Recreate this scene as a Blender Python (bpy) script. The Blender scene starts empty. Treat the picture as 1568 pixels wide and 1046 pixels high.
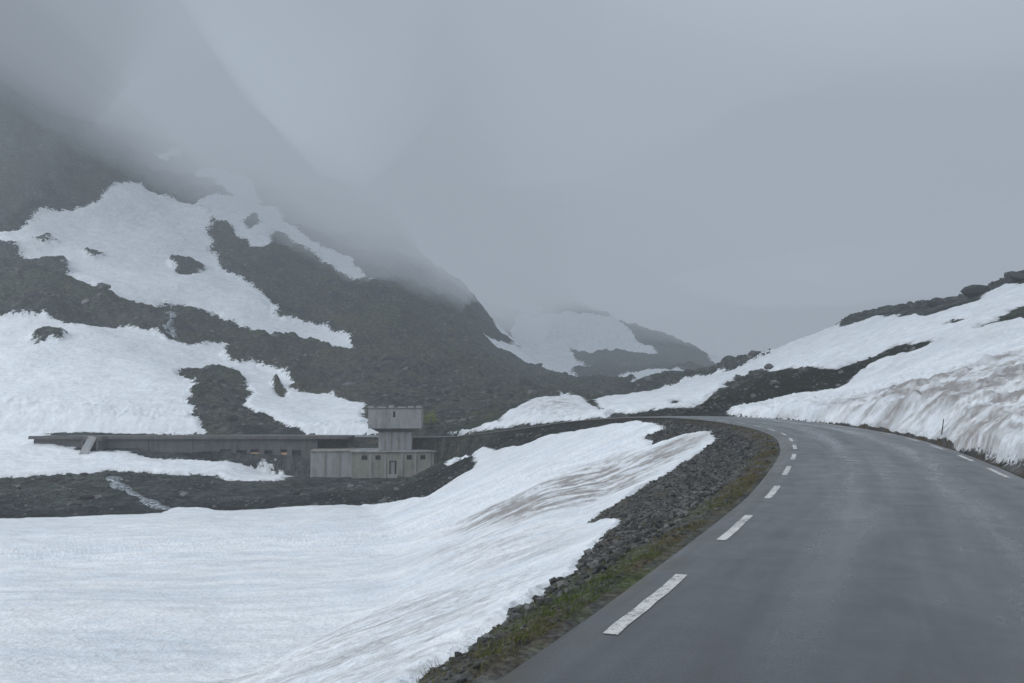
import bpy, bmesh, math, numpy as np, time
from mathutils import Vector
T0=time.time()
rng=np.random.RandomState(7)
scene=bpy.context.scene
F=1220.0; CX=784.0; CY=523.0; CAMZ=2.0
TH=math.atan(77/F)
# ---------------------------------------------------------------- image pixel ray helpers
def ray(u,v):
    x=(u-CX)/F; up=(CY-v)/F
    return np.array([x, math.cos(TH)-up*math.sin(TH), math.sin(TH)+up*math.cos(TH)])
def pt(u,v,d):
    r=ray(u,v); return np.array([0,0,CAMZ])+r*(d/r[1])
# ---------------------------------------------------------------- noise
def _h(ix,iy,seed):
    n=(ix.astype(np.int64)*374761393+iy.astype(np.int64)*668265263+seed*982451653)&0x7fffffff
    n=((n^(n>>13))*1274126177)&0x7fffffff
    n=(n^(n>>16))&0xffff
    return n/65535.0
def vnoise(x,y,seed=0):
    ix=np.floor(x);iy=np.floor(y);fx=x-ix;fy=y-iy
    fx=fx*fx*fx*(fx*(fx*6-15)+10);fy=fy*fy*fy*(fy*(fy*6-15)+10)
    a=_h(ix,iy,seed);b=_h(ix+1,iy,seed);c=_h(ix,iy+1,seed);d=_h(ix+1,iy+1,seed)
    return (a*(1-fx)+b*fx)*(1-fy)+(c*(1-fx)+d*fx)*fy
def fbm(x,y,o=4,seed=0,g=0.5):
    s=0;a=1;t=0
    for i in range(o):
        s=s+a*(vnoise(x,y,seed+i*17)*2-1);t+=a;a*=g
        x,y=(x*0.8-y*0.6)*2.03+11.3,(x*0.6+y*0.8)*2.03+5.7
    return s/t
def sstep(a,b,x):
    t=np.clip((x-a)/(b-a),0,1);return t*t*(3-2*t)
# ---------------------------------------------------------------- terrain profiles: (assumed distance, image row or height) per image column
V=lambda d,v:(d,v,None)
Z=lambda d,z:(d,None,z)
cols={
-500:[Z(1,-.5),Z(5,-2.2),Z(15,-4.5),Z(40,-8),Z(75,-10.8),Z(84,-11.4),Z(105,-10.5),Z(118,-7),V(150,640),V(200,540),V(260,420),V(330,250),V(400,60),V(480,-150),V(700,-300),Z(1500,700)],
0:[Z(1,-.5),Z(5,-2.0),Z(15,-3.7),Z(30,-6),Z(50,-8.5),Z(79,-10.8),Z(84,-11.5),Z(103,-11),Z(112,-9.6),Z(126,-7.2),V(133,665),V(165,590),V(205,495),V(225,455),V(260,400),V(300,330),V(350,200),V(400,80),V(460,-40),V(560,-120),Z(700,330),Z(1500,400)],
130:[Z(1,-.5),Z(5,-1.9),Z(13,-3.3),Z(30,-6),Z(55,-9),Z(81,-10.9),Z(86,-11.6),Z(104,-11.1),Z(114,-9.4),Z(126,-8.2),Z(130,-5.6),V(165,600),V(205,505),V(228,460),V(265,415),V(315,340),V(360,240),V(420,140),V(480,40),V(560,-20),Z(700,330),Z(1500,350)],
250:[Z(1,-.5),Z(5,-1.8),Z(12,-3),Z(30,-6),Z(60,-9.3),Z(84,-10.9),Z(89,-11.5),Z(106,-11.2),Z(116,-9.9),Z(126,-8.7),Z(130,-5.6),V(150,640),V(200,540),V(222,500),V(245,470),V(290,410),V(340,340),V(400,260),V(460,185),V(520,110),V(570,70),Z(700,210),Z(1500,250)],
360:[Z(1,-.5),Z(5,-1.7),Z(11,-2.8),Z(30,-6),Z(60,-9.2),Z(84,-10.8),Z(89,-11.4),Z(108,-11.2),Z(117,-10.2),Z(126,-9),Z(130,-5.6),V(150,645),V(200,570),V(240,505),V(290,440),V(340,370),V(400,290),V(460,220),V(510,172),V(540,155),Z(640,160),Z(1500,180)],
480:[Z(1,-.5),Z(5,-1.6),Z(10,-2.5),Z(30,-5.9),Z(60,-9.1),Z(85,-10.8),Z(90,-11.3),Z(110,-11.2),Z(120,-11.1),Z(127,-10.5),Z(130,-5.7),V(155,650),V(200,595),V(250,530),V(300,460),V(350,390),V(400,325),V(450,268),V(490,235),Z(580,110),Z(1500,110)],
600:[Z(1,-.5),Z(5,-1.4),Z(9,-2.0),Z(20,-4.1),Z(40,-7),Z(65,-9.4),Z(86,-10.7),Z(91,-11.2),Z(110,-11.2),Z(127,-11.0),Z(130,-6),V(155,640),V(200,590),V(250,530),V(300,470),V(350,420),V(400,360),V(450,315),Z(560,60),Z(800,60),Z(1500,120)],
700:[Z(1,-.5),Z(5,-1.1),Z(8,-1.4),Z(20,-3.4),Z(40,-5.8),Z(65,-8.0),Z(85,-8.8),Z(105,-7.9),Z(115,-6.8),Z(122,-5.6),V(140,648),V(180,618),V(230,570),V(290,515),V(350,465),V(400,425),Z(480,25),V(560,440),V(700,400),Z(800,110),Z(1500,160)],
760:[Z(1,-.4),Z(5,-.9),Z(8,-1.1),Z(20,-2.8),Z(40,-5.0),Z(65,-6.3),Z(85,-6.2),Z(100,-5.8),Z(112,-5.2),V(128,650),V(145,630),V(180,612),V(230,590),V(290,555),V(350,522),V(390,500),Z(450,18),V(520,500),V(620,450),V(720,410),Z(900,120),Z(1500,160)],
850:[Z(1,-.4),Z(5,-.8),Z(8,-1.0),Z(16,-2.0),Z(30,-3.5),Z(50,-4.1),Z(75,-3.9),Z(95,-3.5),Z(108,-3.0),V(120,640),V(130,612),V(145,610),Z(165,0),V(230,602),V(290,585),V(330,577),Z(370,2),V(430,575),V(480,560),V(560,520),V(640,475),V(740,440),Z(900,100),Z(1500,140)],
920:[Z(1,-.4),Z(6,-.7),Z(10,-1.2),Z(20,-2.3),Z(35,-3.6),Z(50,-3.6),Z(70,-3.0),Z(90,-2.7),V(115,632),V(128,622),V(150,612),V(200,605),V(280,598),Z(330,0),V(430,580),V(480,560),V(560,530),V(640,488),V(720,470),Z(850,70),Z(1500,120)],
1000:[Z(1,-.4),Z(6,-.7),Z(10,-1.2),Z(20,-2.3),Z(35,-3.2),Z(50,-2.9),Z(70,-2.0),Z(85,-1.4),V(100,626),V(130,615),V(170,603),V(220,594),Z(330,1),V(450,575),V(520,550),V(600,520),V(660,506),Z(760,35),V(1000,480),Z(1500,120)],
1060:[Z(1,-.4),Z(6,-.7),Z(10,-1.0),Z(20,-2.0),Z(35,-2.9),Z(50,-2.6),Z(66,-1.0),V(80,630),V(100,622),V(130,605),V(170,592),V(210,585),Z(300,0),V(480,568),V(580,535),V(640,524),Z(740,25),V(1000,500),Z(1500,110)],
1120:[Z(1,-.3),Z(20,-1),Z(45,-1.2),Z(62,-.2),V(75,631),V(90,622),V(97,600),V(106,588),V(130,588),V(170,578),V(220,568),Z(300,3),V(480,570),V(600,562),Z(700,15),V(1000,520),Z(1500,110)],
1210:[Z(1,0),Z(20,0),Z(54,0.1),V(59,636),V(70,626),V(82,612),V(90,580),V(98,566),V(125,560),V(160,540),V(185,527),Z(260,7),Z(500,5),Z(700,25),Z(1500,110)],
1300:[Z(1,0),Z(20,0.2),Z(43,0.2),V(47,640),V(54,628),V(64,614),V(74,604),V(82,578),V(90,562),V(115,545),V(150,508),V(175,496),Z(240,12),Z(500,25),Z(1500,120)],
1400:[Z(1,.1),Z(20,.3),Z(30,.3),V(34,655),V(41,630),V(50,604),V(63,577),V(77,550),V(86,530),V(100,517),V(130,482),V(155,465),Z(210,17),Z(500,40),Z(1500,140)],
1500:[Z(1,.1),Z(15,.3),Z(22,.3),V(27,663),V(34,628),V(43,593),V(55,560),V(70,528),V(88,500),V(115,470),V(140,455),V(150,448),Z(200,19),Z(500,50),Z(1500,150)],
1568:[Z(1,.1),Z(10,.2),Z(19,.3),V(24,668),V(30,626),V(38,588),V(48,555),V(60,526),V(74,500),V(90,478),V(112,440),V(132,408),Z(180,22),Z(500,60),Z(1500,150)],
2100:[Z(1,.3),Z(6,.4),Z(12,1.0),V(24,590),V(40,500),V(60,430),V(90,370),V(120,330),Z(200,40),Z(500,90),Z(1500,200)],
}
azs=[];prof=[]
for u in sorted(cols):
    azs.append(math.atan2(u-CX,F/math.cos(TH)))
    L=[]
    for d,v,z in cols[u]:
        if z is None: p=pt(u,v,d); L.append((math.hypot(p[0],p[1]),p[2]))
        else:
            x=(u-CX)/F*d; L.append((math.hypot(x,d),z))
    prof.append(L)
lft=[(1,-.5),(10,-3),(40,-8),(90,-9),(150,5),(300,60),(600,200),(1500,400)]
rgt=[(1,.0),(8,.8),(20,4),(50,12),(120,32),(300,70),(1500,200)]
azs=[-math.pi,-2.2,-1.4]+azs+[1.4,2.2,math.pi]
prof=[[(1,-.2),(20,-1),(80,-4),(200,10),(1500,150)],lft,lft]+prof+[rgt,rgt,[(1,-.2),(20,-1),(80,-4),(200,10),(1500,150)]]
# polar grid
a_in=np.linspace(-0.64,0.64,820)
a_out=np.linspace(0.64,math.pi,70)[1:]
AZ=np.concatenate([-a_out[::-1],a_in,a_out])
lr=[math.log(1.0)]
while lr[-1]<math.log(2800):
    r=math.exp(lr[-1])
    st=0.02 if r<4 else (0.0062 if r<75 else (0.0042 if r<520 else (0.010 if r<1000 else 0.04)))
    lr.append(lr[-1]+st)
R=np.exp(np.array(lr)); NR=len(R); NA=len(AZ)
P=np.array([np.interp(np.log(R),np.log([q[0] for q in L]),[q[1] for q in L]) for L in prof])
ia=np.interp(AZ,azs,np.arange(len(azs)))
i0=np.clip(np.floor(ia).astype(int),0,len(azs)-2); fr=(ia-i0)[:,None]
fr=fr*0.5+0.5*(fr*fr*(3-2*fr))
Zg=P[i0]*(1-fr)+P[i0+1]*fr
def gsm(A,s,axis):
    k=int(3*s)+1; w=np.exp(-0.5*(np.arange(-k,k+1)/s)**2); w/=w.sum()
    pad=[(0,0),(0,0)];pad[axis]=(k,k); B=np.pad(A,pad,mode='edge'); out=np.zeros_like(A)
    for i,ww in enumerate(w):
        sl=[slice(None),slice(None)];sl[axis]=slice(i,i+A.shape[axis]); out+=ww*B[tuple(sl)]
    return out
Zg=gsm(Zg,9,0); Zg=gsm(Zg,2.8,1)
AA,RR=np.meshgrid(AZ,R,indexing='ij')
X=RR*np.sin(AA); Y=RR*np.cos(AA)
# ---------------------------------------------------------------- road alignment
ctr=[(-22,-48,0),(-12,-26,0),(-3.4,-7,0),(-0.45,-1.1,0),(2.87,5.4,0),(3.95,7.6,0),(5.9,11.7,0),(7.7,15.7,0),(10.7,23.2,0),(12.7,28.7,0),(14.9,36,0),(16.3,43,0),(17.1,51,0),(17,59,0),(15.7,68,-.1),(13,79,-.5),(9,91,-1.3),(4,102,-2.5),(-1.5,112,-3.7),(-7,122,-4.7),(-14,131,-5.3),(-28,137,-5.5),(-50,139,-5.5),(-95,140,-5.5),(-100,140,-5.5)]
ctr=np.array(ctr,float)
def catmull(Pn,n=14):
    out=[]
    for i in range(1,len(Pn)-2):
        p0,p1,p2,p3=Pn[i-1:i+3]
        for t in np.linspace(0,1,n,endpoint=False):
            out.append(0.5*((2*p1)+(-p0+p2)*t+(2*p0-5*p1+4*p2-p3)*t*t+(-p0+3*p1-3*p2+p3)*t**3))
    return np.array(out)
path=catmull(ctr)
for _ in range(3):
    q=path.copy(); q[1:-1]=(path[:-2]+2*path[1:-1]+path[2:])/4; path=q
seg=np.hypot(*(np.diff(path[:,:2],axis=0).T)); cum=np.concatenate([[0],np.cumsum(seg)])
sres=np.arange(0,cum[-1],0.5)
path=np.stack([np.interp(sres,cum,path[:,i]) for i in range(3)],1)
tan=np.gradient(path[:,:2],axis=0); tan/=np.linalg.norm(tan,axis=1)[:,None]
nrm=np.stack([tan[:,1],-tan[:,0]],1)
HW=2.72
def road_dist(x,y):
    xf=x.ravel();yf=y.ravel(); best=np.full(xf.shape,1e9);idx=np.zeros(xf.shape,int)
    m=np.where((xf>-140)&(xf<90)&(yf>-90)&(yf<200))[0]
    for c in range(0,len(m),20000):
        mm=m[c:c+20000]
        d2=(xf[mm,None]-path[None,:,0])**2+(yf[mm,None]-path[None,:,1])**2
        j=d2.argmin(1); idx[mm]=j; best[mm]=np.sqrt(d2[np.arange(len(mm)),j])
    side=np.sign((xf-path[idx,0])*nrm[idx,0]+(yf-path[idx,1])*nrm[idx,1])
    zr=path[idx,2]
    return best.reshape(x.shape),side.reshape(x.shape),zr.reshape(x.shape)
RD,SIDE,ZR=road_dist(X,Y)
s=RD-HW
mt=sstep(150,330,RR)
ZgN=Zg+mt*(fbm(X/70,Y/70,3,3)*7)+sstep(20,120,RR)*fbm(X/16,Y/16,2,9)*0.5+fbm(X/7,Y/7,2,19)*0.12*sstep(5,20,RR)
fs_=0.42+2.5*sstep(0,-9,X)*sstep(95,112,Y)
lo=ZR-0.06-fs_*np.maximum(0,s-0.35)
hi=ZR-0.06+np.where(SIDE>0,0.9,0.35)*np.maximum(0,s-0.5)-0.1*sstep(0.1,0.4,s)
valid=RD<1e8
Zt=np.where(valid,np.minimum(np.maximum(ZgN,lo),hi),ZgN)
Zt=np.where(s<0.3,ZR-0.05-0.0015*RR,Zt)
yard=sstep(-44,-38,X)*(1-sstep(-11,-6,X))*sstep(112,119,Y)*(1-sstep(126.0,127.2,Y))
Zt=np.where(yard>0,Zt*(1-yard)+np.minimum(Zt,-11.2)*yard,Zt)
def locate(x,y):
    a=np.arctan2(x,y); r=np.hypot(x,y)
    fa=np.interp(a,AZ,np.arange(NA)); f2=np.interp(np.log(r),np.log(R),np.arange(NR))
    i=np.clip(fa.astype(int),0,NA-2);j=np.clip(f2.astype(int),0,NR-2);return i,j,fa-i,f2-j
def samp(G,x,y):
    i,j,p,q=locate(x,y)
    return (G[i,j]*(1-p)+G[i+1,j]*p)*(1-q)+(G[i,j+1]*(1-p)+G[i+1,j+1]*p)*q
Zs=Zt.copy()
def ground(u,v):
    """plan position of an image pixel, ray-cast from the camera onto the terrain"""
    d=ray(u,v); a=math.atan2(d[0],d[1]); sl=d[2]/math.hypot(d[0],d[1])
    fa=np.interp(a,AZ,np.arange(NA)); i=int(min(max(fa,0),NA-2)); p=fa-i
    prof=(Zs[i]*(1-p)+Zs[i+1]*p-CAMZ)/R
    jm=np.where((prof>=sl)&(R>3.5)&(R<1200))[0]
    if len(jm)==0:
        w=(R>20)&(R<1200); j=np.where(w)[0][prof[w].argmax()]; r=R[j]
    else:
        j=jm[0]
        t=(sl-prof[j-1])/(prof[j]-prof[j-1]+1e-12) if j>0 else 0
        t=min(max(t,0),1); r=R[j-1]+(R[j]-R[j-1])*t
    return (r*math.sin(a),r*math.cos(a))
def polysd(poly,x,y):
    Pp=np.array([ground(u,v) for u,v in poly]); n=len(Pp)
    lo_=Pp.min(0);hi_=Pp.max(0); ext=max(hi_-lo_)*0.6+15
    out=np.full(x.shape,-1e3)
    m=(x>lo_[0]-ext)&(x<hi_[0]+ext)&(y>lo_[1]-ext)&(y<hi_[1]+ext)
    px=x[m];py=y[m]; d=np.full(px.shape,1e18);ins=np.zeros(px.shape,bool)
    for i in range(n):
        ax,ay=Pp[i];bx,by=Pp[(i+1)%n]; ex=bx-ax;ey=by-ay
        t=np.clip(((px-ax)*ex+(py-ay)*ey)/(ex*ex+ey*ey+1e-9),0,1)
        d=np.minimum(d,(px-ax-t*ex)**2+(py-ay-t*ey)**2)
        if abs(by-ay)>1e-9:
            c1=((ay>py)!=(by>py))&(px<ex*(py-ay)/(by-ay)+ax); ins^=c1
    out[m]=np.where(ins,1,-1)*np.sqrt(d); return out
snowP={
'A':[(-300,805),(0,798),(130,795),(200,790),(240,790),(270,777),(350,785),(480,778),(560,775),(655,762),(690,740),(722,722),(732,708),(705,702),(690,712),(686,705),(720,697),(760,692),(805,683),(850,664),(900,656),(980,645),(1012,648),(1024,655),(990,668),(1000,684),(1050,666),(1085,662),(1102,672),(1060,702),(1000,737),(940,774),(895,803),(952,797),(885,862),(890,875),(840,900),(770,955),(700,1000),(640,1050),(560,1120),(450,1300),(-300,1300)],
'B':[(-300,738),(0,733),(90,727),(150,722),(250,726),(335,728),(360,738),(430,738),(455,730),(440,720),(400,711),(330,706),(290,704),(200,697),(140,692),(75,672),(70,664),(290,668),(318,662),(300,640),(290,610),(302,590),(270,573),(300,565),(350,568),(385,575),(345,545),(342,530),(290,527),(255,522),(240,510),(200,503),(110,497),(60,488),(0,489),(-300,480)],
'C':[(350,558),(400,560),(425,575),(448,590),(440,598),(500,605),(555,620),(556,640),(566,655),(578,668),(490,668),(440,650),(375,617),(388,600),(370,582)],
'D':[(-20,350),(10,352),(40,340),(60,322),(105,318),(150,302),(180,278),(215,280),(240,298),(290,308),(322,325),(318,360),(330,400),(370,430),(420,462),(425,485),(440,493),(500,503),(530,518),(540,538),(490,532),(440,515),(415,522),(385,508),(360,495),(320,477),(290,466),(250,463),(230,467),(190,462),(150,440),(105,425),(95,408),(60,405),(25,397),(15,370)],
'E':[(303,253),(340,255),(375,275),(388,290),(400,312),(430,322),(437,342),(470,366),(500,382),(548,400),(545,410),(572,430),(530,422),(485,394),(440,362),(418,352),(412,376),(392,378),(368,362),(335,337),(290,313),(322,304),(350,302),(328,278),(300,273)],
'F':[(235,238),(272,226),(276,235),(245,243)],
'G':[(752,494),(788,490),(800,480),(860,478),(940,485),(975,520),(1008,541),(990,546),(940,540),(872,530),(882,550),(905,562),(880,570),(850,565),(810,545),(770,512)],
'G2':[(748,463),(785,458),(835,470),(830,484),(790,474)],
'G3':[(745,520),(775,527),(830,555),(885,582),(850,576),(790,547)],
'H':[(950,582),(985,568),(1045,570),(1060,577),(1010,590),(975,596)],
'I':[(690,662),(765,648),(790,625),(870,608),(895,610),(938,633),(925,640),(860,645),(780,655),(720,666)],
'J':[(905,612),(960,606),(1010,596),(1100,575),(1180,545),(1215,526),(1290,503),(1340,489),(1430,484),(1500,462),(1510,450),(1568,437),(1800,380),(2000,360),(2000,830),(1800,765),(1568,712),(1480,692),(1400,677),(1300,656),(1220,643),(1180,643),(1105,637),(1112,630),(1180,622),(1090,611),(1060,624),(980,630),(935,632)],
'K':[(675,683),(720,678),(710,683)],'K2':[(1085,548),(1100,520),(1140,540),(1180,550),(1110,562)],
}
rockP=[
[(1090,607),(1112,590),(1150,570),(1210,564),(1280,566),(1330,549),(1380,530),(1442,522),(1400,540),(1325,565),(1302,585),(1280,600),(1200,613),(1150,621),(1110,624),(1078,616)],
[(1438,500),(1468,491),(1472,495)],
[(1498,508),(1530,486),(1568,470),(1700,430),(1700,475),(1568,493)],
[(1205,527),(1280,500),(1380,470),(1430,460),(1490,452),(1505,460),(1430,481),(1340,487),(1290,501)],
[(52,368),(70,363),(80,369),(66,373)],[(126,392),(142,385),(158,394),(146,400)],[(264,408),(290,402),(315,412),(302,423),(275,418)],
[(58,516),(75,505),(100,515),(92,525),(62,527)],[(372,340),(388,334),(398,341),(384,346)],[(1026,616),(1036,611),(1044,618),(1032,622)],
[(416,588),(440,600),(432,606),(420,597)]]
SD=np.full(X.shape,-1e3)
for k,p in snowP.items(): SD=np.maximum(SD,polysd(p,X,Y))
for p in rockP: SD=np.minimum(SD,-polysd(p,X,Y))
SD=np.where(RR>900,np.maximum(SD,fbm(X/120,Y/120,3,5)*60),SD)
SD=np.where((np.abs(AA)>0.75)&(SD<-20),fbm(X/40,Y/40,3,55)*20+3,SD)
SD=np.where(s<0.35,np.minimum(SD,-0.5),SD)
amp=np.clip(RR*0.014,0.14,5.5)
farA=sstep(45,110,RR)
SD=SD+fbm(X/9,Y/9,6,77,0.62)*np.clip(RR*0.014,0.0,3.6)*(0.35+0.65*farA)+fbm(X/1.1,Y/1.1,4,78,0.6)*0.2*(1-sstep(40,90,RR))
SD=np.where(s<0.4,-1,SD)
th=0.10+0.35*sstep(20,140,RR)
th=np.where(SIDE>0,np.maximum(th,0.38+0.3*fbm(X/1.6,Y/1.6,3,23)),th)
Zf=Zt+th*sstep(0,np.clip(RR*0.008,0.2,2.5),SD)
rockm=1-sstep(-0.3,0.6,SD/amp)
mid=fbm(X/14,Y/14,3,31); rid=1-np.abs(fbm(X/22,Y/30,3,37))*2
small=fbm(X/3.2,Y/3.2,3,41)
Zf=Zf+sstep(135,210,RR)*(rockm*(mid*3.2+rid*1.8+small*1.4)+(1-rockm)*mid*0.8)
Zf=Zf+rockm*(small*0.22)*sstep(55,110,RR)*(1-sstep(135,210,RR))*sstep(2,6,s)
nearrock=rockm*(1-sstep(60,100,RR))*sstep(0.25,0.9,s)
Zf=Zf+nearrock*(fbm(X/0.5,Y/0.5,3,51)*0.06+fbm(X/1.8,Y/1.8,2,52)*0.10)
sn=1-rockm
cups=fbm(X/0.75,Y/0.5,3,62,0.55)
Zf=Zf+sn*(fbm(X/4.5,Y/2.5,3,61)*0.12*sstep(6,20,RR)+cups*0.045*(1-sstep(60,110,RR))+fbm(X/3,Y/1.8,3,64)*0.12*sstep(40,90,RR)+fbm(X/0.3,Y/0.2,2,63)*0.016*(1-sstep(14,28,RR)))*sstep(0.3,1.5,s)
rb=(SIDE>0)*sstep(10,25,RR)*(1-sstep(6,18,s))*sn
lay=np.abs(fbm(X/2.0,Y/2.0,5,65,0.62))
Zf=Zf+rb*(lay*0.7+fbm(X/6,Y/6,2,66)*0.35)*sstep(0.6,2.0,s)
Zf=np.where(s<0.3,ZR-0.05-0.0015*RR,Zf)
# ---------------------------------------------------------------- ground cover colours (base colour only)
dirtP=[([(690,808),(760,775),(850,735),(930,705),(1000,690),(1060,668),(1090,668),(1000,730),(900,778),(800,805),(720,815)],1.0),
([(1800,540),(1568,548),(1480,574),(1380,602),(1230,632),(1300,656),(1400,678),(1568,714),(1800,780)],1.0),
([(250,1070),(450,985),(600,925),(760,890),(890,850),(700,1000),(600,1100)],0.42),
([(770,650),(800,622),(880,606),(930,632),(880,645)],0.45),
([(600,860),(760,810),(900,800),(880,850),(700,890)],0.36)]
DIRT=np.zeros(X.shape)+0.14
for p,wt in dirtP:
    d=polysd(p,X,Y); DIRT=np.maximum(DIRT,wt*sstep(-0.05,0.06,d/RR))
right=sstep(8,13,X)
DIRT=DIRT*(1-right*(RR<120)*0.2*(1-sstep(1.0,3.0,s)))
DIRT=np.maximum(DIRT,0.5*(1-sstep(0,0.6,SD/amp))*(RR<140))
strL=fbm(X*0.5+3,Y*1.5,6,71,0.64)
strR=fbm(X*0.45,Y*0.45,7,72,0.66)
st=strL*(1-right)+strR*right
speck=fbm(X/0.22,Y/0.16,3,74,0.65)*(1-sstep(20,60,RR))+fbm(X/1.2,Y/0.8,4,75,0.65)*sstep(15,50,RR)
dm=np.clip(DIRT*(np.clip((st+0.12)*1.7,0,0.8)+np.clip((speck+0.08)*1.5,0,0.7)+0.12),0,0.9)
tint=np.clip(0.55+(0.9-0.55*farA)*fbm(X/5,Y/2,6,76,0.62)+0.40*cups*(1-sstep(40,100,RR)),0,1)
def mixc(f,a,b): return a*(1-f[...,None])+b*f[...,None]
C=lambda *a:np.array(a,float)
SC=mixc(tint,C(.74,.785,.83),C(.90,.918,.935))
SC=mixc(dm,SC,C(.285,.262,.245))
GREEN=np.zeros(X.shape)
for (u,v,rr,w) in [(905,905,1.4,1.0),(860,940,1.1,.9),(800,985,.8,.7),(960,860,1.8,.6),(1000,810,4,.4),(600,500,90,.7),(650,640,14,.8),(470,420,60,.6),(1040,750,4,.4),(700,640,22,.7),(780,560,60,.5),(330,640,20,.4),(120,440,40,.4)]:
    g=ground(u,v); GREEN=np.maximum(GREEN,w*np.exp(-((X-g[0])**2+(Y-g[1])**2)/rr**2))
BROWN=np.where(valid,np.exp(-((s-0.6)/0.45)**2),0)*0.85
for u,v,a_,b_,w in [(650,620,45,30,.7),(480,560,40,40,.5),(520,600,30,20,.6)]:
    g=ground(u,v);BROWN=np.maximum(BROWN,w*np.exp(-(((X-g[0])/a_)**2+((Y-g[1])/b_)**2)))
BROWN=np.maximum(BROWN,0.35*sstep(0,2,s)*(s<12)*(RR<60))
n1=fbm(X/6,Y/6,6,81,0.7);n2=fbm(X/35,Y/35,4,82,0.6);n3=fbm(X/0.9,Y/0.9,5,83,0.65)
tone=np.clip(0.45+1.1*n1,0,1)
RC=mixc(tone,C(.038,.045,.047),C(.110,.121,.120))
RC=mixc(np.clip((n2+0.1)*1.5,0,0.6),RC,C(.063,.076,.050))
gt=np.clip(0.5+1.0*n3,0,1)
GC=mixc(gt,C(.045,.047,.047),C(.135,.134,.13))
RC=mixc(farA,GC,RC)
gn=np.where(RR<60,n3,n1)
RC=mixc(np.clip(GREEN*(0.5+2.2*gn),0,0.9),RC,C(.070,.086,.040))
RC=mixc(np.clip(BROWN*(0.5+2.2*fbm(X/0.8,Y/0.8,4,85,0.65)*(RR<60)+1.5*n1*(RR>=60)),0,0.9),RC,C(.098,.080,.056))
# ---------------------------------------------------------------- material helpers
def mat(name):
    m=bpy.data.materials.new(name);m.use_nodes=True;nt=m.node_tree;nt.nodes.clear()
    return m,nt
class NB:
    def __init__(s,nt): s.nt=nt
    def n(s,t,**k):
        nd=s.nt.nodes.new(t)
        for a,b in k.items(): setattr(nd,a,b)
        return nd
    def put(s,inp,val):
        if isinstance(val,bpy.types.NodeSocket): s.nt.links.new(val,inp)
        else: inp.default_value=val
    def math(s,op,a,b=0.0,c=None,clamp=False):
        nd=s.nt.nodes.new('ShaderNodeMath');nd.operation=op;nd.use_clamp=clamp
        s.put(nd.inputs[0],a);s.put(nd.inputs[1],b)
        if c is not None:s.put(nd.inputs[2],c)
        return nd.outputs[0]
    def mr(s,v,a,b,c=0.0,d=1.0,smooth=False):
        nd=s.nt.nodes.new('ShaderNodeMapRange');nd.interpolation_type='SMOOTHSTEP' if smooth else 'LINEAR'
        s.put(nd.inputs[0],v);s.put(nd.inputs[1],a);s.put(nd.inputs[2],b);s.put(nd.inputs[3],c);s.put(nd.inputs[4],d);return nd.outputs[0]
    def mix(s,f,a,b,bt='MIX'):
        nd=s.nt.nodes.new('ShaderNodeMix');nd.data_type='RGBA';nd.blend_type=bt
        s.put(nd.inputs[0],f)
        for i,c in ((6,a),(7,b)):
            s.put(nd.inputs[i],c if isinstance(c,bpy.types.NodeSocket) else (c[0],c[1],c[2],1))
        return nd.outputs[2]
    def fmix(s,f,a,b):
        nd=s.nt.nodes.new('ShaderNodeMix');nd.data_type='FLOAT';s.put(nd.inputs[0],f);s.put(nd.inputs[2],a);s.put(nd.inputs[3],b);return nd.outputs[0]
    def noise(s,vec,scale,detail=4,rough=0.55,dist=0.0):
        nd=s.nt.nodes.new('ShaderNodeTexNoise');s.nt.links.new(vec,nd.inputs['Vector'])
        s.put(nd.inputs['Scale'],scale);nd.inputs['Detail'].default_value=detail;nd.inputs['Roughness'].default_value=rough;nd.inputs['Distortion'].default_value=dist
        return nd.outputs['Fac']
    def vor(s,vec,scale,feature='F1'):
        nd=s.nt.nodes.new('ShaderNodeTexVoronoi');nd.feature=feature;s.nt.links.new(vec,nd.inputs['Vector']);s.put(nd.inputs['Scale'],scale)
        return nd
    def attr(s,n,o='Fac'):
        nd=s.nt.nodes.new('ShaderNodeAttribute');nd.attribute_name=n;return nd.outputs[o]
    def mapv(s,vec,sc,rot=(0,0,0)):
        nd=s.nt.nodes.new('ShaderNodeMapping');s.nt.links.new(vec,nd.inputs[0]);nd.inputs['Scale'].default_value=sc;nd.inputs['Rotation'].default_value=rot;return nd.outputs[0]
    def bump(s,h,strength,dist):
        nd=s.nt.nodes.new('ShaderNodeBump');s.put(nd.inputs['Height'],h);s.put(nd.inputs['Strength'],strength);s.put(nd.inputs['Distance'],dist)
        return nd.outputs[0]
    def out(s,color,rough,normal=None,spec=0.5):
        b=s.nt.nodes.new('ShaderNodeBsdfPrincipled');s.put(b.inputs['Base Color'],color if isinstance(color,bpy.types.NodeSocket) else (*color,1))
        s.put(b.inputs['Roughness'],rough);s.put(b.inputs['Specular IOR Level'],spec)
        if normal is not None:s.nt.links.new(normal,b.inputs['Normal'])
        o=s.nt.nodes.new('ShaderNodeOutputMaterial');s.nt.links.new(b.outputs[0],o.inputs[0]);return b
TM,nt=mat('alpine_ground');N=NB(nt)
pos=N.n('ShaderNodeNewGeometry').outputs['Position']
sd=N.attr('sdn');far=N.attr('far')
fine=N.noise(pos,N.mr(far,0,1,5.0,1.1),4,0.68)
fc=N.math('SUBTRACT',fine,0.5)
thr=N.math('ADD',sd,N.math('MULTIPLY',fc,1.5))
mask=N.mr(thr,-0.07,0.07)
vn=N.vor(pos,N.mr(far,0,1,12.0,0.6))
vcn=N.n('ShaderNodeSeparateColor');nt.links.new(vn.outputs['Color'],vcn.inputs[0])
stone=N.math('MULTIPLY',N.mr(vcn.outputs[0],0.45,1.0,0,0.9),N.mr(vn.outputs['Distance'],0.6,0.25))
rk=N.mix(1.0,N.attr('rockcol','Color'),N.mr(fine,0.32,0.68,0.6,1.4),'MULTIPLY')
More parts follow.
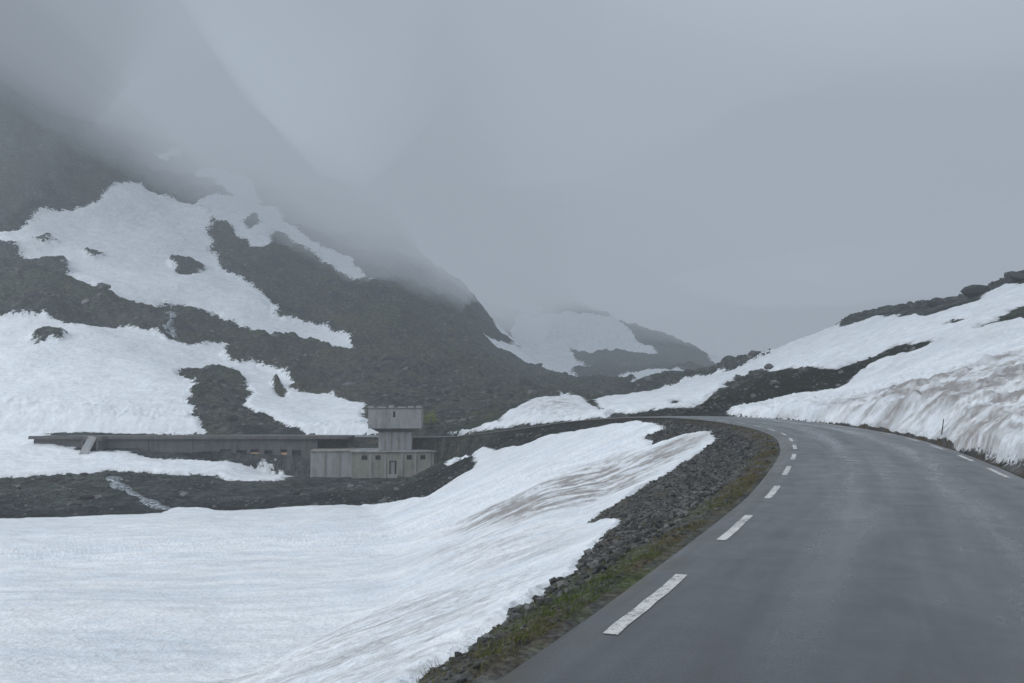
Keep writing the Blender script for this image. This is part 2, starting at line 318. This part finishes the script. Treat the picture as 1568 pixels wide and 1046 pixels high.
rk=N.mix(N.math('MULTIPLY',stone,0.6),rk,(0.155,0.162,0.16))
snow=N.mix(1.0,N.attr('snowcol','Color'),N.mr(fine,0.3,0.7,0.88,1.05),'MULTIPLY')
col=N.mix(mask,rk,snow)
hr=N.math('MULTIPLY',N.math('SUBTRACT',N.math('MULTIPLY',fine,1.0),N.math('MULTIPLY',vn.outputs['Distance'],0.6)),N.mr(far,0,1,0.09,1.7))
hs=N.math('MULTIPLY',fine,N.mr(far,0,1,0.13,0.25))
nb=N.bump(N.fmix(mask,hr,hs),0.9,1.0)
df=N.n('ShaderNodeBsdfDiffuse');N.put(df.inputs[0],col);nt.links.new(nb,df.inputs['Normal'])
o=N.n('ShaderNodeOutputMaterial');nt.links.new(df.outputs[0],o.inputs[0])
# ---------------------------------------------------------------- mesh builder
def mkmesh(name,verts,faces,material,smooth=True,attrs=None,cattrs=None):
    me=bpy.data.meshes.new(name)
    verts=np.asarray(verts,np.float32);faces=np.asarray(faces,np.int32);k=faces.shape[1]
    me.vertices.add(len(verts));me.vertices.foreach_set('co',verts.ravel())
    me.loops.add(faces.size);me.loops.foreach_set('vertex_index',faces.ravel())
    me.polygons.add(len(faces));me.polygons.foreach_set('loop_start',np.arange(0,faces.size,k,dtype=np.int32))
    me.polygons.foreach_set('loop_total',np.full(len(faces),k,np.int32))
    me.polygons.foreach_set('use_smooth',np.full(len(faces),smooth))
    me.update(calc_edges=True)
    if attrs:
        for a,vv in attrs.items():
            at=me.attributes.new(a,'FLOAT','POINT');at.data.foreach_set('value',np.asarray(vv,np.float32).ravel())
    if cattrs:
        for a,vv in cattrs.items():
            at=me.attributes.new(a,'FLOAT_COLOR','POINT');at.data.foreach_set('color',np.concatenate([vv,np.ones((len(vv),1))],1).astype(np.float32).ravel())
    me.materials.append(material)
    o=bpy.data.objects.new(name,me);scene.collection.objects.link(o);return o
verts=np.stack([X,Y,Zf],-1).reshape(-1,3)
I,J_=np.meshgrid(np.arange(NA-1),np.arange(NR-1),indexing='ij')
b=(I*NR+J_).ravel()
faces=np.stack([b,b+NR,b+NR+1,b+1],1)
J1=np.arange(NR-1); c0=(NA-1)*NR+J1
faces=np.concatenate([faces,np.stack([c0,J1,J1+1,c0+1],1)])
verts=np.concatenate([verts,[[0,0,-0.06]]]);ci=len(verts)-1
i_=np.arange(0,NA-2,2)*NR
faces=np.concatenate([faces,np.stack([np.full(len(i_),ci),i_+2*NR,i_+NR,i_],1)])
app=lambda A,v=0:np.concatenate([A.ravel(),[v]])
cap=lambda A:np.concatenate([A.reshape(-1,3),[[.05,.05,.05]]])
ter=mkmesh('ground_terrain',verts,faces,TM,True,{'sdn':app(np.clip(SD/amp,-4,4),-4),'far':app(farA)},{'rockcol':cap(RC),'snowcol':cap(SC)})
print('terrain',len(verts),time.time()-T0)
# ---------------------------------------------------------------- road
AM,nt=mat('wet_asphalt');N=NB(nt)
pos=N.n('ShaderNodeNewGeometry').outputs['Position']
uvx=N.attr('across');uvl=N.attr('along')
comb=N.n('ShaderNodeCombineXYZ');N.put(comb.inputs[0],uvx);N.put(comb.inputs[1],uvl)
agg=N.noise(pos,70,2,0.7);pat=N.noise(N.mapv(comb.outputs[0],(1.3,0.12,1)),0.9,4,0.6,0.4);strk=N.noise(N.mapv(comb.outputs[0],(0.8,0.9,1)),1.5,4,0.65,0.4)
c=N.mix(N.mr(agg,0.3,0.7),(0.030,0.033,0.036),(0.095,0.099,0.104))
c=N.mix(N.mr(pat,0.4,0.65,0,0.45),c,(0.036,0.039,0.043))
edge=N.mr(N.math('ABSOLUTE',uvx),2.5,2.72)
c=N.mix(N.math('MULTIPLY',edge,N.mr(strk,0.4,0.6)),c,(0.07,0.06,0.045))
wheel=N.mr(N.math('ABSOLUTE',N.math('SUBTRACT',N.math('ABSOLUTE',uvx),0.95)),0.0,0.5,-0.08,0.03)
ro=N.math('ADD',N.math('ADD',N.mr(strk,0.35,0.65,0.28,0.36),N.mr(pat,0.35,0.65,-0.06,0.06)),wheel)
h=N.math('ADD',N.math('MULTIPLY',agg,0.0042),N.math('MULTIPLY',strk,0.002))
N.out(c,ro,N.bump(h,0.6,1.0),0.6)
def ribbon(name,i0,i1,offs,dz,material):
    vs=[];fs=[];ac=[];al=[];k=len(offs)
    for n,i in enumerate(range(i0,i1)):
        for o,z in zip(offs,dz):
            vs.append((path[i,0]+nrm[i,0]*o,path[i,1]+nrm[i,1]*o,path[i,2]+z));ac.append(o);al.append(sres[i])
    for n in range(i1-i0-1):
        for m in range(k-1):
            q=n*k+m;fs.append((q,q+1,q+k+1,q+k))
    return mkmesh(name,vs,fs,material,True,{'across':ac,'along':al})
offs=[-2.95,-2.72,-2.4,-1.2,0,1.2,2.4,2.72,2.95]
dz=[-0.10,-0.012,0,0.02,0.03,0.02,0,-0.012,-0.10]
rd=ribbon('asphalt_road',0,len(path),offs,dz,AM)
LM,nt=mat('worn_white_paint');N=NB(nt)
pos=N.n('ShaderNodeNewGeometry').outputs['Position']
w=N.noise(pos,16,6,0.8);w2=N.noise(pos,2.2,3,0.6)
c=N.mix(N.mr(N.math('ADD',w,N.math('MULTIPLY',w2,0.5)),0.72,0.92),(0.60,0.60,0.58),(0.09,0.092,0.095))
N.out(c,0.5,N.bump(w,0.3,0.01),0.4)
vs=[];fs=[]
j0=np.argmin((path[:,0]-2.44*nrm[:,0]*1.0-0.75)**2+(path[:,1]-2.44*nrm[:,1]-6.7)**2)
s0=sres[j0]
def pth(sv):
    return np.array([np.interp(sv,sres,path[:,i]) for i in range(3)]),np.array([np.interp(sv,sres,nrm[:,i]) for i in range(2)])
for side,ph in ((-1,0.0),(1,1.3)):
    for k in range(-6,26):
        a=s0+k*4.7+ph
        if a<0 or a+2.4>105: continue
        base=len(vs);n=9
        for t in np.linspace(0,2.35+rng.uniform(-.15,.1),n):
            p,q=pth(a+t)
            jit=rng.uniform(-.01,.01)
            for o in (side*2.37+jit,side*2.50+jit):
                zz=0.006 if abs(o)<=2.4 else 0.0025
                vs.append((p[0]+q[0]*o,p[1]+q[1]*o,p[2]+zz))
        for m in range(n-1):
            q0=base+2*m;fs.append((q0,q0+1,q0+3,q0+2))
mkmesh('road_edge_marking',vs,fs,LM,True)
# ---------------------------------------------------------------- rocks
def ico(sub,seed,flat=1.0):
    bm=bmesh.new();bmesh.ops.create_icosphere(bm,subdivisions=sub,radius=1)
    v=np.array([p.co[:] for p in bm.verts]);f=np.array([[q.index for q in p.verts] for p in bm.faces]);bm.free()
    r=np.random.RandomState(seed)
    for _ in range(9):
        n=r.normal(size=3);n/=np.linalg.norm(n);d=r.uniform(0.4,0.75);t=v@n
        v=v-np.outer(np.maximum(t-d,0),n)
    v*=np.array([r.uniform(.9,1.5),r.uniform(.7,1.1),r.uniform(.5,.85)*flat]);return v,f
vars_=[ico(2 if i<3 else 1,i) for i in range(8)]
def rocks(name,xy,size,material,sink=0.25,lowonly=False):
    VV=[];FF=[];sh=[];base=0
    z=samp(Zf,xy[:,0],xy[:,1])
    for i in range(len(xy)):
        v,f=vars_[rng.randint(3,8) if lowonly else rng.randint(3)]
        a=rng.uniform(0,6.28);c,s_=math.cos(a),math.sin(a);tl=rng.uniform(-.5,.5)
        M=np.array([[c,-s_,0],[s_,c,0],[0,0,1]])@np.array([[1,0,0],[0,math.cos(tl),-math.sin(tl)],[0,math.sin(tl),math.cos(tl)]])
        p=(v*size[i])@M.T+np.array([xy[i,0],xy[i,1],z[i]+size[i]*(0.5-sink*1.6)])
        VV.append(p);FF.append(f+base);base+=len(v);sh.append(np.full(len(v),rng.rand()))
    return mkmesh(name,np.concatenate(VV),np.concatenate(FF),material,False,{'tone':np.concatenate(sh)})
RM,nt=mat('stone');N=NB(nt)
pos=N.n('ShaderNodeNewGeometry').outputs['Position'];tone=N.attr('tone')
n1_=N.noise(pos,6,3,0.7)
c=N.mix(N.math('POWER',tone,1.6),(0.040,0.042,0.044),(0.175,0.177,0.173))
c=N.mix(N.mr(n1_,0.45,0.7,0,0.6),c,(0.062,0.060,0.046))
df=N.n('ShaderNodeBsdfDiffuse');N.put(df.inputs[0],c);o=N.n('ShaderNodeOutputMaterial');nt.links.new(df.outputs[0],o.inputs[0])
n=34000
tt=rng.uniform(0,1,n)**1.6*78+s0-7
ss=HW+0.35+rng.gamma(1.6,2.0,n)
pp=np.stack([np.interp(tt,sres,path[:,i]) for i in range(2)],1);nn=np.stack([np.interp(tt,sres,nrm[:,i]) for i in range(2)],1)
sd_=np.where(rng.rand(n)<0.92,-1,1)
xy=pp+nn*(sd_*ss)[:,None]
sdv=samp(SD/amp,xy[:,0],xy[:,1]);rdv,_,_=road_dist(xy[:,0],xy[:,1])
gr=samp(GREEN,xy[:,0],xy[:,1])*(np.hypot(xy[:,0],xy[:,1])<40)
ok=(sdv<0.0)&(rdv>HW+0.3)&(np.hypot(xy[:,0],xy[:,1])>3)&(rng.rand(n)>gr*0.75)
xy=xy[ok];rdv=rdv[ok]
size=np.exp(rng.normal(math.log(0.036),0.5,len(xy)))*np.where(rdv<HW+1.2,0.55,1.15)
size=np.clip(size,0.014,0.13)*(1+0.5*sstep(25,60,np.hypot(xy[:,0],xy[:,1])))
rocks('embankment_stones',xy,size,RM,0.2,True)
n=30000
a=rng.uniform(-0.62,0.62,n);r=np.exp(rng.uniform(math.log(80),math.log(430),n));xy=np.stack([r*np.sin(a),r*np.cos(a)],1)
sdv=samp(SD/amp,xy[:,0],xy[:,1]);rdv,_,_=road_dist(xy[:,0],xy[:,1])
cl=vnoise(xy[:,0]/18,xy[:,1]/18,91)
ok=(sdv<-0.15)&(rdv>4.5)&(cl>0.3)&~((xy[:,0]>-85)&(xy[:,0]<-5)&(xy[:,1]>118)&(xy[:,1]<136))
xy=xy[ok];r=r[ok]
size=np.clip(np.exp(rng.normal(math.log(0.27),0.65,len(xy)))*(r/140)**0.35,0.1,2.0)*np.where(r<125,0.5,1)
rocks('scree_boulders',xy,size,RM,0.3,True)
for k,(u,v,sz) in enumerate([(1494,454,1.9),(1562,428,2.2),(1180,564,0.9),(1430,470,1.0)]):
    g=ground(u,v+2);rocks('boulder',np.array([g]),np.array([sz]),RM,0.12)
# ---------------------------------------------------------------- grass
GM,nt=mat('grass_blades');N=NB(nt)
df=N.n('ShaderNodeBsdfDiffuse');N.put(df.inputs[0],N.mix(N.attr('tone'),(0.07,0.10,0.025),(0.17,0.13,0.07)));o=N.n('ShaderNodeOutputMaterial');nt.links.new(df.outputs[0],o.inputs[0])
n=20000
tt=rng.uniform(s0-7,s0+60,n);typ=rng.rand(n)
ss=np.where(typ<0.5,HW+0.3+np.abs(rng.normal(0.35,0.3,n)),HW+rng.gamma(2,1.2,n)+0.5)
side=np.where(rng.rand(n)<0.92,-1,1)
pp=np.stack([np.interp(tt,sres,path[:,i]) for i in range(2)],1);nn=np.stack([np.interp(tt,sres,nrm[:,i]) for i in range(2)],1)
xy=pp+nn*(side*ss)[:,None]
gv=samp(GREEN,xy[:,0],xy[:,1]);cl=vnoise(xy[:,0]*1.3,xy[:,1]*1.3,93)*0.6+vnoise(xy[:,0]*5,xy[:,1]*5,94)*0.4
sdv=samp(SD/amp,xy[:,0],xy[:,1])
ok=(sdv<-0.1)&(((typ<0.5)&(cl>0.52))|(gv*1.2+cl>1.05))
xy=xy[ok];gv=gv[ok];z=samp(Zf,xy[:,0],xy[:,1]);VV=[];FF=[];tn=[]
for i in range(len(xy)):
    t0=np.clip(0.8-gv[i]*0.85+rng.uniform(-.25,.25),0,1)
    for k in range(6):
        a=rng.uniform(0,6.28);h=rng.uniform(0.02,0.07);wd=0.0035;l=rng.uniform(0.02,0.07);ox,oy=rng.normal(0,0.04,2)
        dx,dy=math.cos(a),math.sin(a);bx,by=xy[i,0]+ox,xy[i,1]+oy;q=len(VV)
        VV+= [(bx-dy*wd,by+dx*wd,z[i]-.01),(bx+dy*wd,by-dx*wd,z[i]-.01),(bx+dx*l,by+dy*l,z[i]+h)];FF.append((q,q+1,q+2));tn+=[t0]*3
mkmesh('roadside_grass',VV,FF,GM,False,{'tone':tn})
VV=[];FF=[];tn=[];g=pt(656,658,141)
gz=samp(Zf,np.array([g[0]]),np.array([g[1]]))[0]
for i in range(2600):
    p=rng.normal(size=3);p/=np.linalg.norm(p);rr=rng.uniform(.5,1)**.5
    lump=1+0.3*math.sin(p[0]*5)+0.2*math.cos(p[1]*7)
    q=np.array([g[0]+p[0]*1.9*rr*lump,g[1]+p[1]*1.2*rr,gz+.3+abs(p[2])*1.6*rr*lump]);d1=rng.normal(size=3)*.09;d2=rng.normal(size=3)*.09;k=len(VV)
    VV+=[q,q+d1,q+d2];FF.append((k,k+1,k+2));tn+=[rng.uniform(0,.5)]*3
SM,nt=mat('shrub_leaves');N=NB(nt);N.out(N.mix(N.attr('tone'),(0.14,0.19,0.03),(0.28,0.28,0.08)),0.7)
mkmesh('shrub',VV,FF,SM,False,{'tone':tn})
# ---------------------------------------------------------------- concrete building
def concrete(name,c1,c2,stain):
    m,nt=mat(name);N=NB(nt);pos=N.n('ShaderNodeTexCoord').outputs['Object']
    a=N.noise(pos,0.35,5,0.65);b_=N.noise(N.mapv(pos,(1.3,1.3,0.35)),0.9,5,0.65);g_=N.noise(pos,9,4,0.7)
    c=N.mix(N.mr(a,0.3,0.7),c1,c2);c=N.mix(N.mr(b_,0.45,0.68,0,0.55),c,stain);c=N.mix(N.mr(g_,0.4,0.7,0,0.15),c,(0.12,0.12,0.12))
    N.out(c,0.85,N.bump(g_,0.3,0.03),0.3);return m
CM=concrete('weathered_concrete',(0.29,0.298,0.298),(0.39,0.395,0.39),(0.15,0.153,0.15))
CW=concrete('ochre_concrete',(0.265,0.255,0.22),(0.34,0.33,0.285),(0.14,0.135,0.118))
CD=concrete('dark_concrete',(0.098,0.096,0.094),(0.14,0.137,0.133),(0.06,0.06,0.06))
DK,nt=mat('unlit_backing_and_stake');N=NB(nt);N.out((0.02,0.022,0.025),0.4)  # near-black stands in for unlit interiors; also the stake's own colour
OC,nt=mat('orange_lit_panel');N=NB(nt);p_=N.n('ShaderNodeTexCoord').outputs['Object'];N.out(N.mix(N.noise(p_,2,5,.6),(0.40,0.25,0.16),(0.55,0.37,0.25)),0.8)
WF,nt=mat('pale_frame');N=NB(nt);N.out((0.30,0.31,0.31),0.6)
def prism(name,parent,x0,x1,y0,y1,z0,z1,m,top=None,bev=0.04):
    bm=bmesh.new();t=top or (0,0)
    vs=[bm.verts.new(c) for c in [(x0,y0,z0),(x1,y0,z0),(x1,y1,z0),(x0,y1,z0),(x0-t[0],y0-t[1],z1),(x1+t[0],y0-t[1],z1),(x1+t[0],y1+t[1],z1),(x0-t[0],y1+t[1],z1)]]
    for f in [(3,2,1,0),(4,5,6,7),(0,1,5,4),(1,2,6,5),(2,3,7,6),(3,0,4,7)]: bm.faces.new([vs[i] for i in f])
    if bev: bmesh.ops.bevel(bm,geom=list(bm.edges),offset=bev,segments=1,affect='EDGES')
    me=bpy.data.meshes.new(name);bm.to_mesh(me);bm.free();me.materials.append(m)
    o=bpy.data.objects.new(name,me);scene.collection.objects.link(o);o.parent=parent;return o
def facade(name,parent,x0,x1,z0,z1,y,th_,ops,m):
    xs=sorted(set([x0,x1]+[a for o in ops for a in (o[0],o[1])]));zs=sorted(set([z0,z1]+[a for o in ops for a in (o[2],o[3])]))
    bm=bmesh.new()
    def q(*c): bm.faces.new([bm.verts.new(k) for k in c])
    for i in range(len(xs)-1):
        for j in range(len(zs)-1):
            xm=(xs[i]+xs[i+1])/2;zm=(zs[j]+zs[j+1])/2
            if any(o[0]<xm<o[1] and o[2]<zm<o[3] for o in ops): continue
            q((xs[i],y,zs[j]),(xs[i+1],y,zs[j]),(xs[i+1],y,zs[j+1]),(xs[i],y,zs[j+1]))
    for a,b2,c,d in [o[:4] for o in ops]:
        yb=y+th_
        q((a,y,c),(a,yb,c),(b2,yb,c),(b2,y,c));q((a,y,d),(b2,y,d),(b2,yb,d),(a,yb,d));q((a,y,c),(a,y,d),(a,yb,d),(a,yb,c));q((b2,y,c),(b2,yb,c),(b2,yb,d),(b2,y,d))
    bmesh.ops.remove_doubles(bm,verts=bm.verts,dist=1e-4)
    me=bpy.data.meshes.new(name);bm.to_mesh(me);bm.free();me.materials.append(m)
    o=bpy.data.objects.new(name,me);scene.collection.objects.link(o);o.parent=parent
    return o
def empty(name,loc,rz=0):
    e=bpy.data.objects.new(name,None);e.location=loc;e.rotation_euler=(0,0,rz);scene.collection.objects.link(e);return e
B=empty('concrete_tower_building',(-18.2,124.0,-11.25),math.radians(4))
ops=[(-5.0,-4.1,2.75,3.45),(-2.9,-2.1,2.75,3.45),(1.9,2.7,2.75,3.45),(4.0,4.8,2.75,3.45),(-0.75,0.35,0.55,2.6)]
facade('base_front_wall',B,-6.5,6.5,-0.6,3.9,0,0.4,ops,CW)
prism('base_side_left',B,-6.5,-6.1,0.003,8,-.6,3.9,CW,bev=0);prism('base_side_right',B,6.1,6.5,0.003,8,-.6,3.9,CW,bev=0)
prism('base_roof_slab',B,-6.7,6.7,-0.25,8.1,3.9,4.15,CM)
for i,o in enumerate(ops): prism('opening_shade_plate_%d'%(i+1),B,o[0]-.1,o[1]+.1,0.40,0.46,o[2]-.1,o[3]+.1,DK,bev=0)  # dark plate behind each opening, interior shade put into its colour
prism('door_leaf',B,-0.6,0.05,0.30,0.36,0.56,2.45,WF,bev=0)
prism('door_step',B,-1.0,0.6,-0.8,-0.01,-.3,0.5,CM)
for i,x in enumerate((-3.6,-1.35,1.2,3.3,5.5)): prism('buttress_%d'%i,B,x-.14,x+.14,-0.12,-0.003,-.5,3.88,CM,bev=0.02)
prism('wing_left',B,-12.9,-6.52,0.8,8,-.6,4.0,CM);prism('wing_coping',B,-13.0,-6.72,0.6,8.1,4.0,4.2,CW)
prism('wing_pier_1',B,-10.9,-10.6,0.65,0.795,-.5,3.98,CW,bev=0);prism('wing_pier_2',B,-8.7,-8.4,0.65,0.795,-.5,3.98,CW,bev=0)
prism('tower_shaft',B,-2.5,2.6,0.6,6.2,4.15,7.1,CM)
for i,x in enumerate((-1.6,-.55,.55,1.6)): prism('shaft_rib_%d'%i,B,x-.07,x+.07,0.5,0.597,4.2,6.9,CW,bev=0)
prism('tower_corbel',B,-2.7,2.8,0.2,6.4,7.1,7.6,CD,top=(0.9,0.6))  # darker concrete puts the shade under the overhang into its colour
facade('tower_head_front',B,-4.0,4.1,7.6,10.55,-0.45,0.3,[(-0.25,0.15,9.3,10.2)],CM)
prism('tower_head_left',B,-4.0,-3.7,-0.447,7,7.6,10.55,CM,bev=0);prism('tower_head_right',B,3.8,4.1,-0.447,7,7.6,10.55,CM,bev=0)
prism('tower_head_floor',B,-3.69,3.79,-.4,7,7.62,7.8,CD,bev=0);prism('tower_head_back',B,-3.69,3.79,6.7,6.99,7.8,10.5,CM,bev=0)
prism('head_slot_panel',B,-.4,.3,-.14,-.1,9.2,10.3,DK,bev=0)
prism('head_roof',B,-4.1,4.2,-.5,7.1,10.56,10.7,CD)
for i,(x0,x1,h_) in enumerate([(-4.1,-3.2,.32),(-2.6,-1.3,.25),(-0.9,-.1,.45),(0.5,1.7,.22),(2.1,2.9,.3),(3.3,4.2,.36)]): prism('parapet_%d'%(i+1),B,x0,x1,-.48,.2,10.7,10.7+h_,CM)
for i,x in enumerate((-2.7,-1.35,1.35,2.75)): prism('head_panel_joint_%d'%i,B,x-.03,x+.03,-.47,-.453,7.65,10.5,CW,bev=0)
G=empty('avalanche_gallery',(-53,127.5,-5.25),math.radians(0.5))
go=[(6.5,8.3,-4.1,-1.9),(9.2,10.8,-4.1,-2.0),(11.4,12.7,-4.1,-1.9),(13.6,14.9,-4.1,-2.0),(16.0,17.2,-4.1,-1.9),(18.0,19.4,-4.1,-2.0)]
facade('gallery_front',G,-23,22,-6.5,-0.25,0,0.5,go,CD)
for i,o in enumerate(go):
    if i in (2,4): prism('gallery_lit_panel_%d'%i,G,o[0]+.03,o[1]-.03,0.06,0.12,o[2]+.3,o[3]-.5,OC,bev=0)  # orange panel colour stands in for the lit gallery openings
    prism('gallery_shade_plate_%d'%i,G,o[0]-.1,o[1]+.1,0.5,0.6,o[2]-.1,o[3]+.1,DK,bev=0)  # near-black plate in place of the shaded gallery interior
prism('roof_slab',G,-23.5,27,-0.7,5,-0.25,0.1,CD);prism('roof_kerb',G,-23.5,27,-0.62,-0.2,0.1,0.25,CD)
for i,x in enumerate(np.arange(-19,22,7.0)): prism('pilaster_%d'%i,G,x-.2,x+.2,-.12,-.003,-6,-.25,CD,bev=0.02)
W=empty('retaining_wall',(-8.6,121,-6.2),math.radians(-52))
prism('wall_body',W,-6,8,0,.5,-4,0,CD);prism('wall_coping',W,-6.1,8.1,-.1,.6,0,.15,CD)
H=empty('intake_chute',(-66,125.2,-7.6),0)
prism('chute_head',H,-1.2,1.8,0.2,2.2,1.9,2.6,CD);prism('chute_wall_left',H,-1.2,-0.9,-0.2,2.2,-.6,1.9,CD);prism('chute_wall_right',H,1.1,1.4,-0.2,2.2,-.6,1.9,CD)
o=prism('chute_slab',H,-0.85,0.45,-1.2,-1.05,-1.4,2.4,CM);o.rotation_euler=(math.radians(-28),math.radians(14),0)
S=empty('snow_stake',(*ground(1442,682),0),0);gz=samp(Zf,np.array([S.location.x]),np.array([S.location.y]))[0];S.location.z=gz-.1
def cyl(name,parent,r,z0,z1,m):
    bm=bmesh.new();bmesh.ops.create_cone(bm,cap_ends=True,segments=10,radius1=r,radius2=r*.8,depth=z1-z0);bmesh.ops.translate(bm,verts=bm.verts,vec=(0,0,(z0+z1)/2))
    me=bpy.data.meshes.new(name);bm.to_mesh(me);bm.free();me.materials.append(m);o=bpy.data.objects.new(name,me);scene.collection.objects.link(o);o.parent=parent;return o
cyl('stake_shaft',S,.022,0,.75,DK);cyl('stake_band',S,.026,.5,.58,WF);S.rotation_euler=(0.08,0.12,0)
# ---------------------------------------------------------------- streams
WM,nt=mat('white_water');N=NB(nt);pos=N.n('ShaderNodeNewGeometry').outputs['Position']
w=N.noise(N.mapv(pos,(1,1,.6)),1.6,6,.8,.5)
N.out(N.mix(N.mr(w,.44,.60),(0.05,0.06,0.065),(0.50,0.55,0.59)),0.25,N.bump(w,.6,.3))
def stream(name,pix,wd):
    P_=np.array([ground(u,v) for u,v in pix]);t=np.linspace(0,len(P_)-1,len(P_)*12);c=np.stack([np.interp(t,np.arange(len(P_)),P_[:,i]) for i in range(2)],1)
    c+=np.stack([fbm(t*1.1,t*0+3,2,5),fbm(t*1.1,t*0+9,2,6)],1)*wd*.35
    for _ in range(4): c[1:-1]=(c[:-2]+2*c[1:-1]+c[2:])/4
    tg=np.gradient(c,axis=0);tg/=np.linalg.norm(tg,axis=1)[:,None]+1e-9;nm=np.stack([tg[:,1],-tg[:,0]],1)
    vs=[];fs=[];k=5
    for i in range(len(c)):
        ww=wd*(0.15+1.1*vnoise(np.array([t[i]*3.3]),np.array([1.0]),4)[0])
        for m in range(k):
            q=c[i]+nm[i]*(m/(k-1)-.5)*ww;vs.append((q[0],q[1],samp(Zf,q[:1],q[1:])[0]+(.12 if 0<m<k-1 else -.02)))
    for i in range(len(c)-1):
        for m in range(k-1): b_=i*k+m;fs.append((b_,b_+1,b_+k+1,b_+k))
    return mkmesh(name,vs,fs,WM,True)
stream('mountain_stream',[(172,732),(185,742),(205,755),(228,768),(262,782)],1.9)
stream('waterfall',[(268,474),(262,488),(268,500),(260,512),(270,522)],3.2)
# ---------------------------------------------------------------- fog: stacked banks of homogeneous mist that glow in place of scattered daylight
def glow_fogmat(name,dens,col,J):
    m,nt=mat(name);N=NB(nt)
    ab=N.n('ShaderNodeVolumeAbsorption');ab.inputs['Color'].default_value=(0,0,0,1);ab.inputs['Density'].default_value=dens
    em=N.n('ShaderNodeEmission');em.inputs['Color'].default_value=(*col,1);em.inputs['Strength'].default_value=dens*J
    ad=N.n('ShaderNodeAddShader');nt.links.new(ab.outputs[0],ad.inputs[0]);nt.links.new(em.outputs[0],ad.inputs[1])
    o=N.n('ShaderNodeOutputMaterial');nt.links.new(ad.outputs[0],o.inputs['Volume']);return m
CF=(0.352,0.406,0.472)
FOG=empty('fog',(0,0,0))
prism('valley_mist',FOG,-1350,1350,-750,1850,-70,330,glow_fogmat('valley_mist',0.0010,CF,0.93),bev=0)
def slab(name,zfun,m,top,dx=25):
    gx=np.arange(-1300,1301,dx*1.0);gy=np.arange(-700,1801,dx*1.0);GX,GY=np.meshgrid(gx,gy,indexing='ij')
    zb=np.minimum(zfun(GX,GY),top-4.0)
    k,l=GX.shape;nv=k*l
    v=np.concatenate([np.stack([GX,GY,zb],-1).reshape(-1,3),np.stack([GX,GY,np.full(GX.shape,float(top))],-1).reshape(-1,3)])
    I,J=np.meshgrid(np.arange(k-1),np.arange(l-1),indexing='ij');b=(I*l+J).ravel()
    f=[np.stack([b,b+1,b+l+1,b+l],1),np.stack([b,b+l,b+l+1,b+1],1)+nv]
    e=np.arange(k-1)*l;f+= [np.stack([e,e+l,e+l+nv,e+nv],1)];e2=e+l-1;f+=[np.stack([e2,e2+nv,e2+l+nv,e2+l],1)]
    e=np.arange(l-1);f+=[np.stack([e,e+nv,e+1+nv,e+1],1)];e2=e+(k-1)*l;f+=[np.stack([e2,e2+1,e2+1+nv,e2+nv],1)]
    o=mkmesh(name,v,np.concatenate(f),m,True);o.parent=FOG;return o
def mkbank(level,seed):
    def fz(GX,GY):
        off=0.12*np.maximum(GY-300,-300)+np.where(GX>-150,0.12*np.clip(GX+150,0,150),0.75*np.clip(GX+150,-220,0))
        return np.maximum(level-off+fbm(GX/170,GY/170,4,seed)*42,-55+level*0.1)
    return fz
for i,(lv,dn,J,tp) in enumerate([(86,.0048,.95,300),(134,.0090,1.2,303)]):
    slab('cloud_bank_%d'%(i+1),mkbank(lv,200+i*7),glow_fogmat('cloud_%d'%(i+1),dn,CF,J),tp)
def ridge(shift,floor_,seed):
    def fz(GX,GY):
        y0=np.interp(GX,[-500,-260,-160,-100,-60,-20,15,60],[520,465,400,365,335,318,500,700])+shift+fbm(GX/90,GX*0+seed,3,seed)*22
        fl=floor_+fbm(GX/60,GY/60,3,seed+3)*14-14*sstep(-110,-40,GX)
        return np.maximum(fl,fl+(y0-GY)*0.9)
    return fz
slab('ridge_cloud',ridge(0,48,41),glow_fogmat('ridge_cloud',.0165,CF,.93),296,20)
slab('cloud_top',lambda a,b:222+fbm(a/230,b/230,2,300)*32,glow_fogmat('cloud_top',.015,(0.385,0.402,0.425),16.5),310)  # strongly glowing slab added overhead to brighten the snow
gs=lambda a,b,cx,cy,sx,sy:np.exp(-((a-cx)/sx)**2-((b-cy)/sy)**2)
slab('dim_fog_darkener',lambda a,b:290-215*gs(a,b,-190,265,100,135)*(1+.25*fbm(a/60,b/60,3,61)),glow_fogmat('dim_fog_darkener',.0058,CF,.30),292,18)  # weakly glowing volume added to darken the upper-left fog
slab('bright_patch_glow',lambda a,b:288-190*gs(a,b,-62,290,105,150)*(1+.2*fbm(a/70,b/70,2,67)),glow_fogmat('bright_patch_glow',.0042,CF,2.2),298,18)  # extra emission puts the bright patch at top centre into the fog
# ---------------------------------------------------------------- light
wd=bpy.data.worlds.new('World');scene.world=wd;wd.use_nodes=True;nt=wd.node_tree
bg=nt.nodes['Background'];sky=nt.nodes.new('ShaderNodeTexSky');sky.sky_type='NISHITA';sky.sun_disc=False
sky.sun_elevation=math.radians(48);sky.sun_rotation=math.radians(20);sky.dust_density=4
nt.links.new(sky.outputs[0],bg.inputs[0]);bg.inputs[1].default_value=0.15
L=bpy.data.lights.new('sun','SUN');L.energy=1.5;L.angle=math.radians(25);L.color=(1,.97,.93)
so=bpy.data.objects.new('sun',L);scene.collection.objects.link(so)
d=Vector((math.sin(math.radians(20))*math.cos(math.radians(48)),math.cos(math.radians(20))*math.cos(math.radians(48)),math.sin(math.radians(48))))
so.rotation_euler=d.to_track_quat('Z','Y').to_euler()
cam=bpy.data.cameras.new('camera');cam.lens=28;cam.sensor_width=36;cam.clip_end=6000;cam.clip_start=0.1
co=bpy.data.objects.new('camera',cam);scene.collection.objects.link(co);co.location=(0,0,CAMZ);co.rotation_euler=(math.pi/2+TH,0,0);scene.camera=co
scene.view_settings.view_transform='Standard';scene.view_settings.look='None';scene.view_settings.exposure=0
print('done',time.time()-T0)
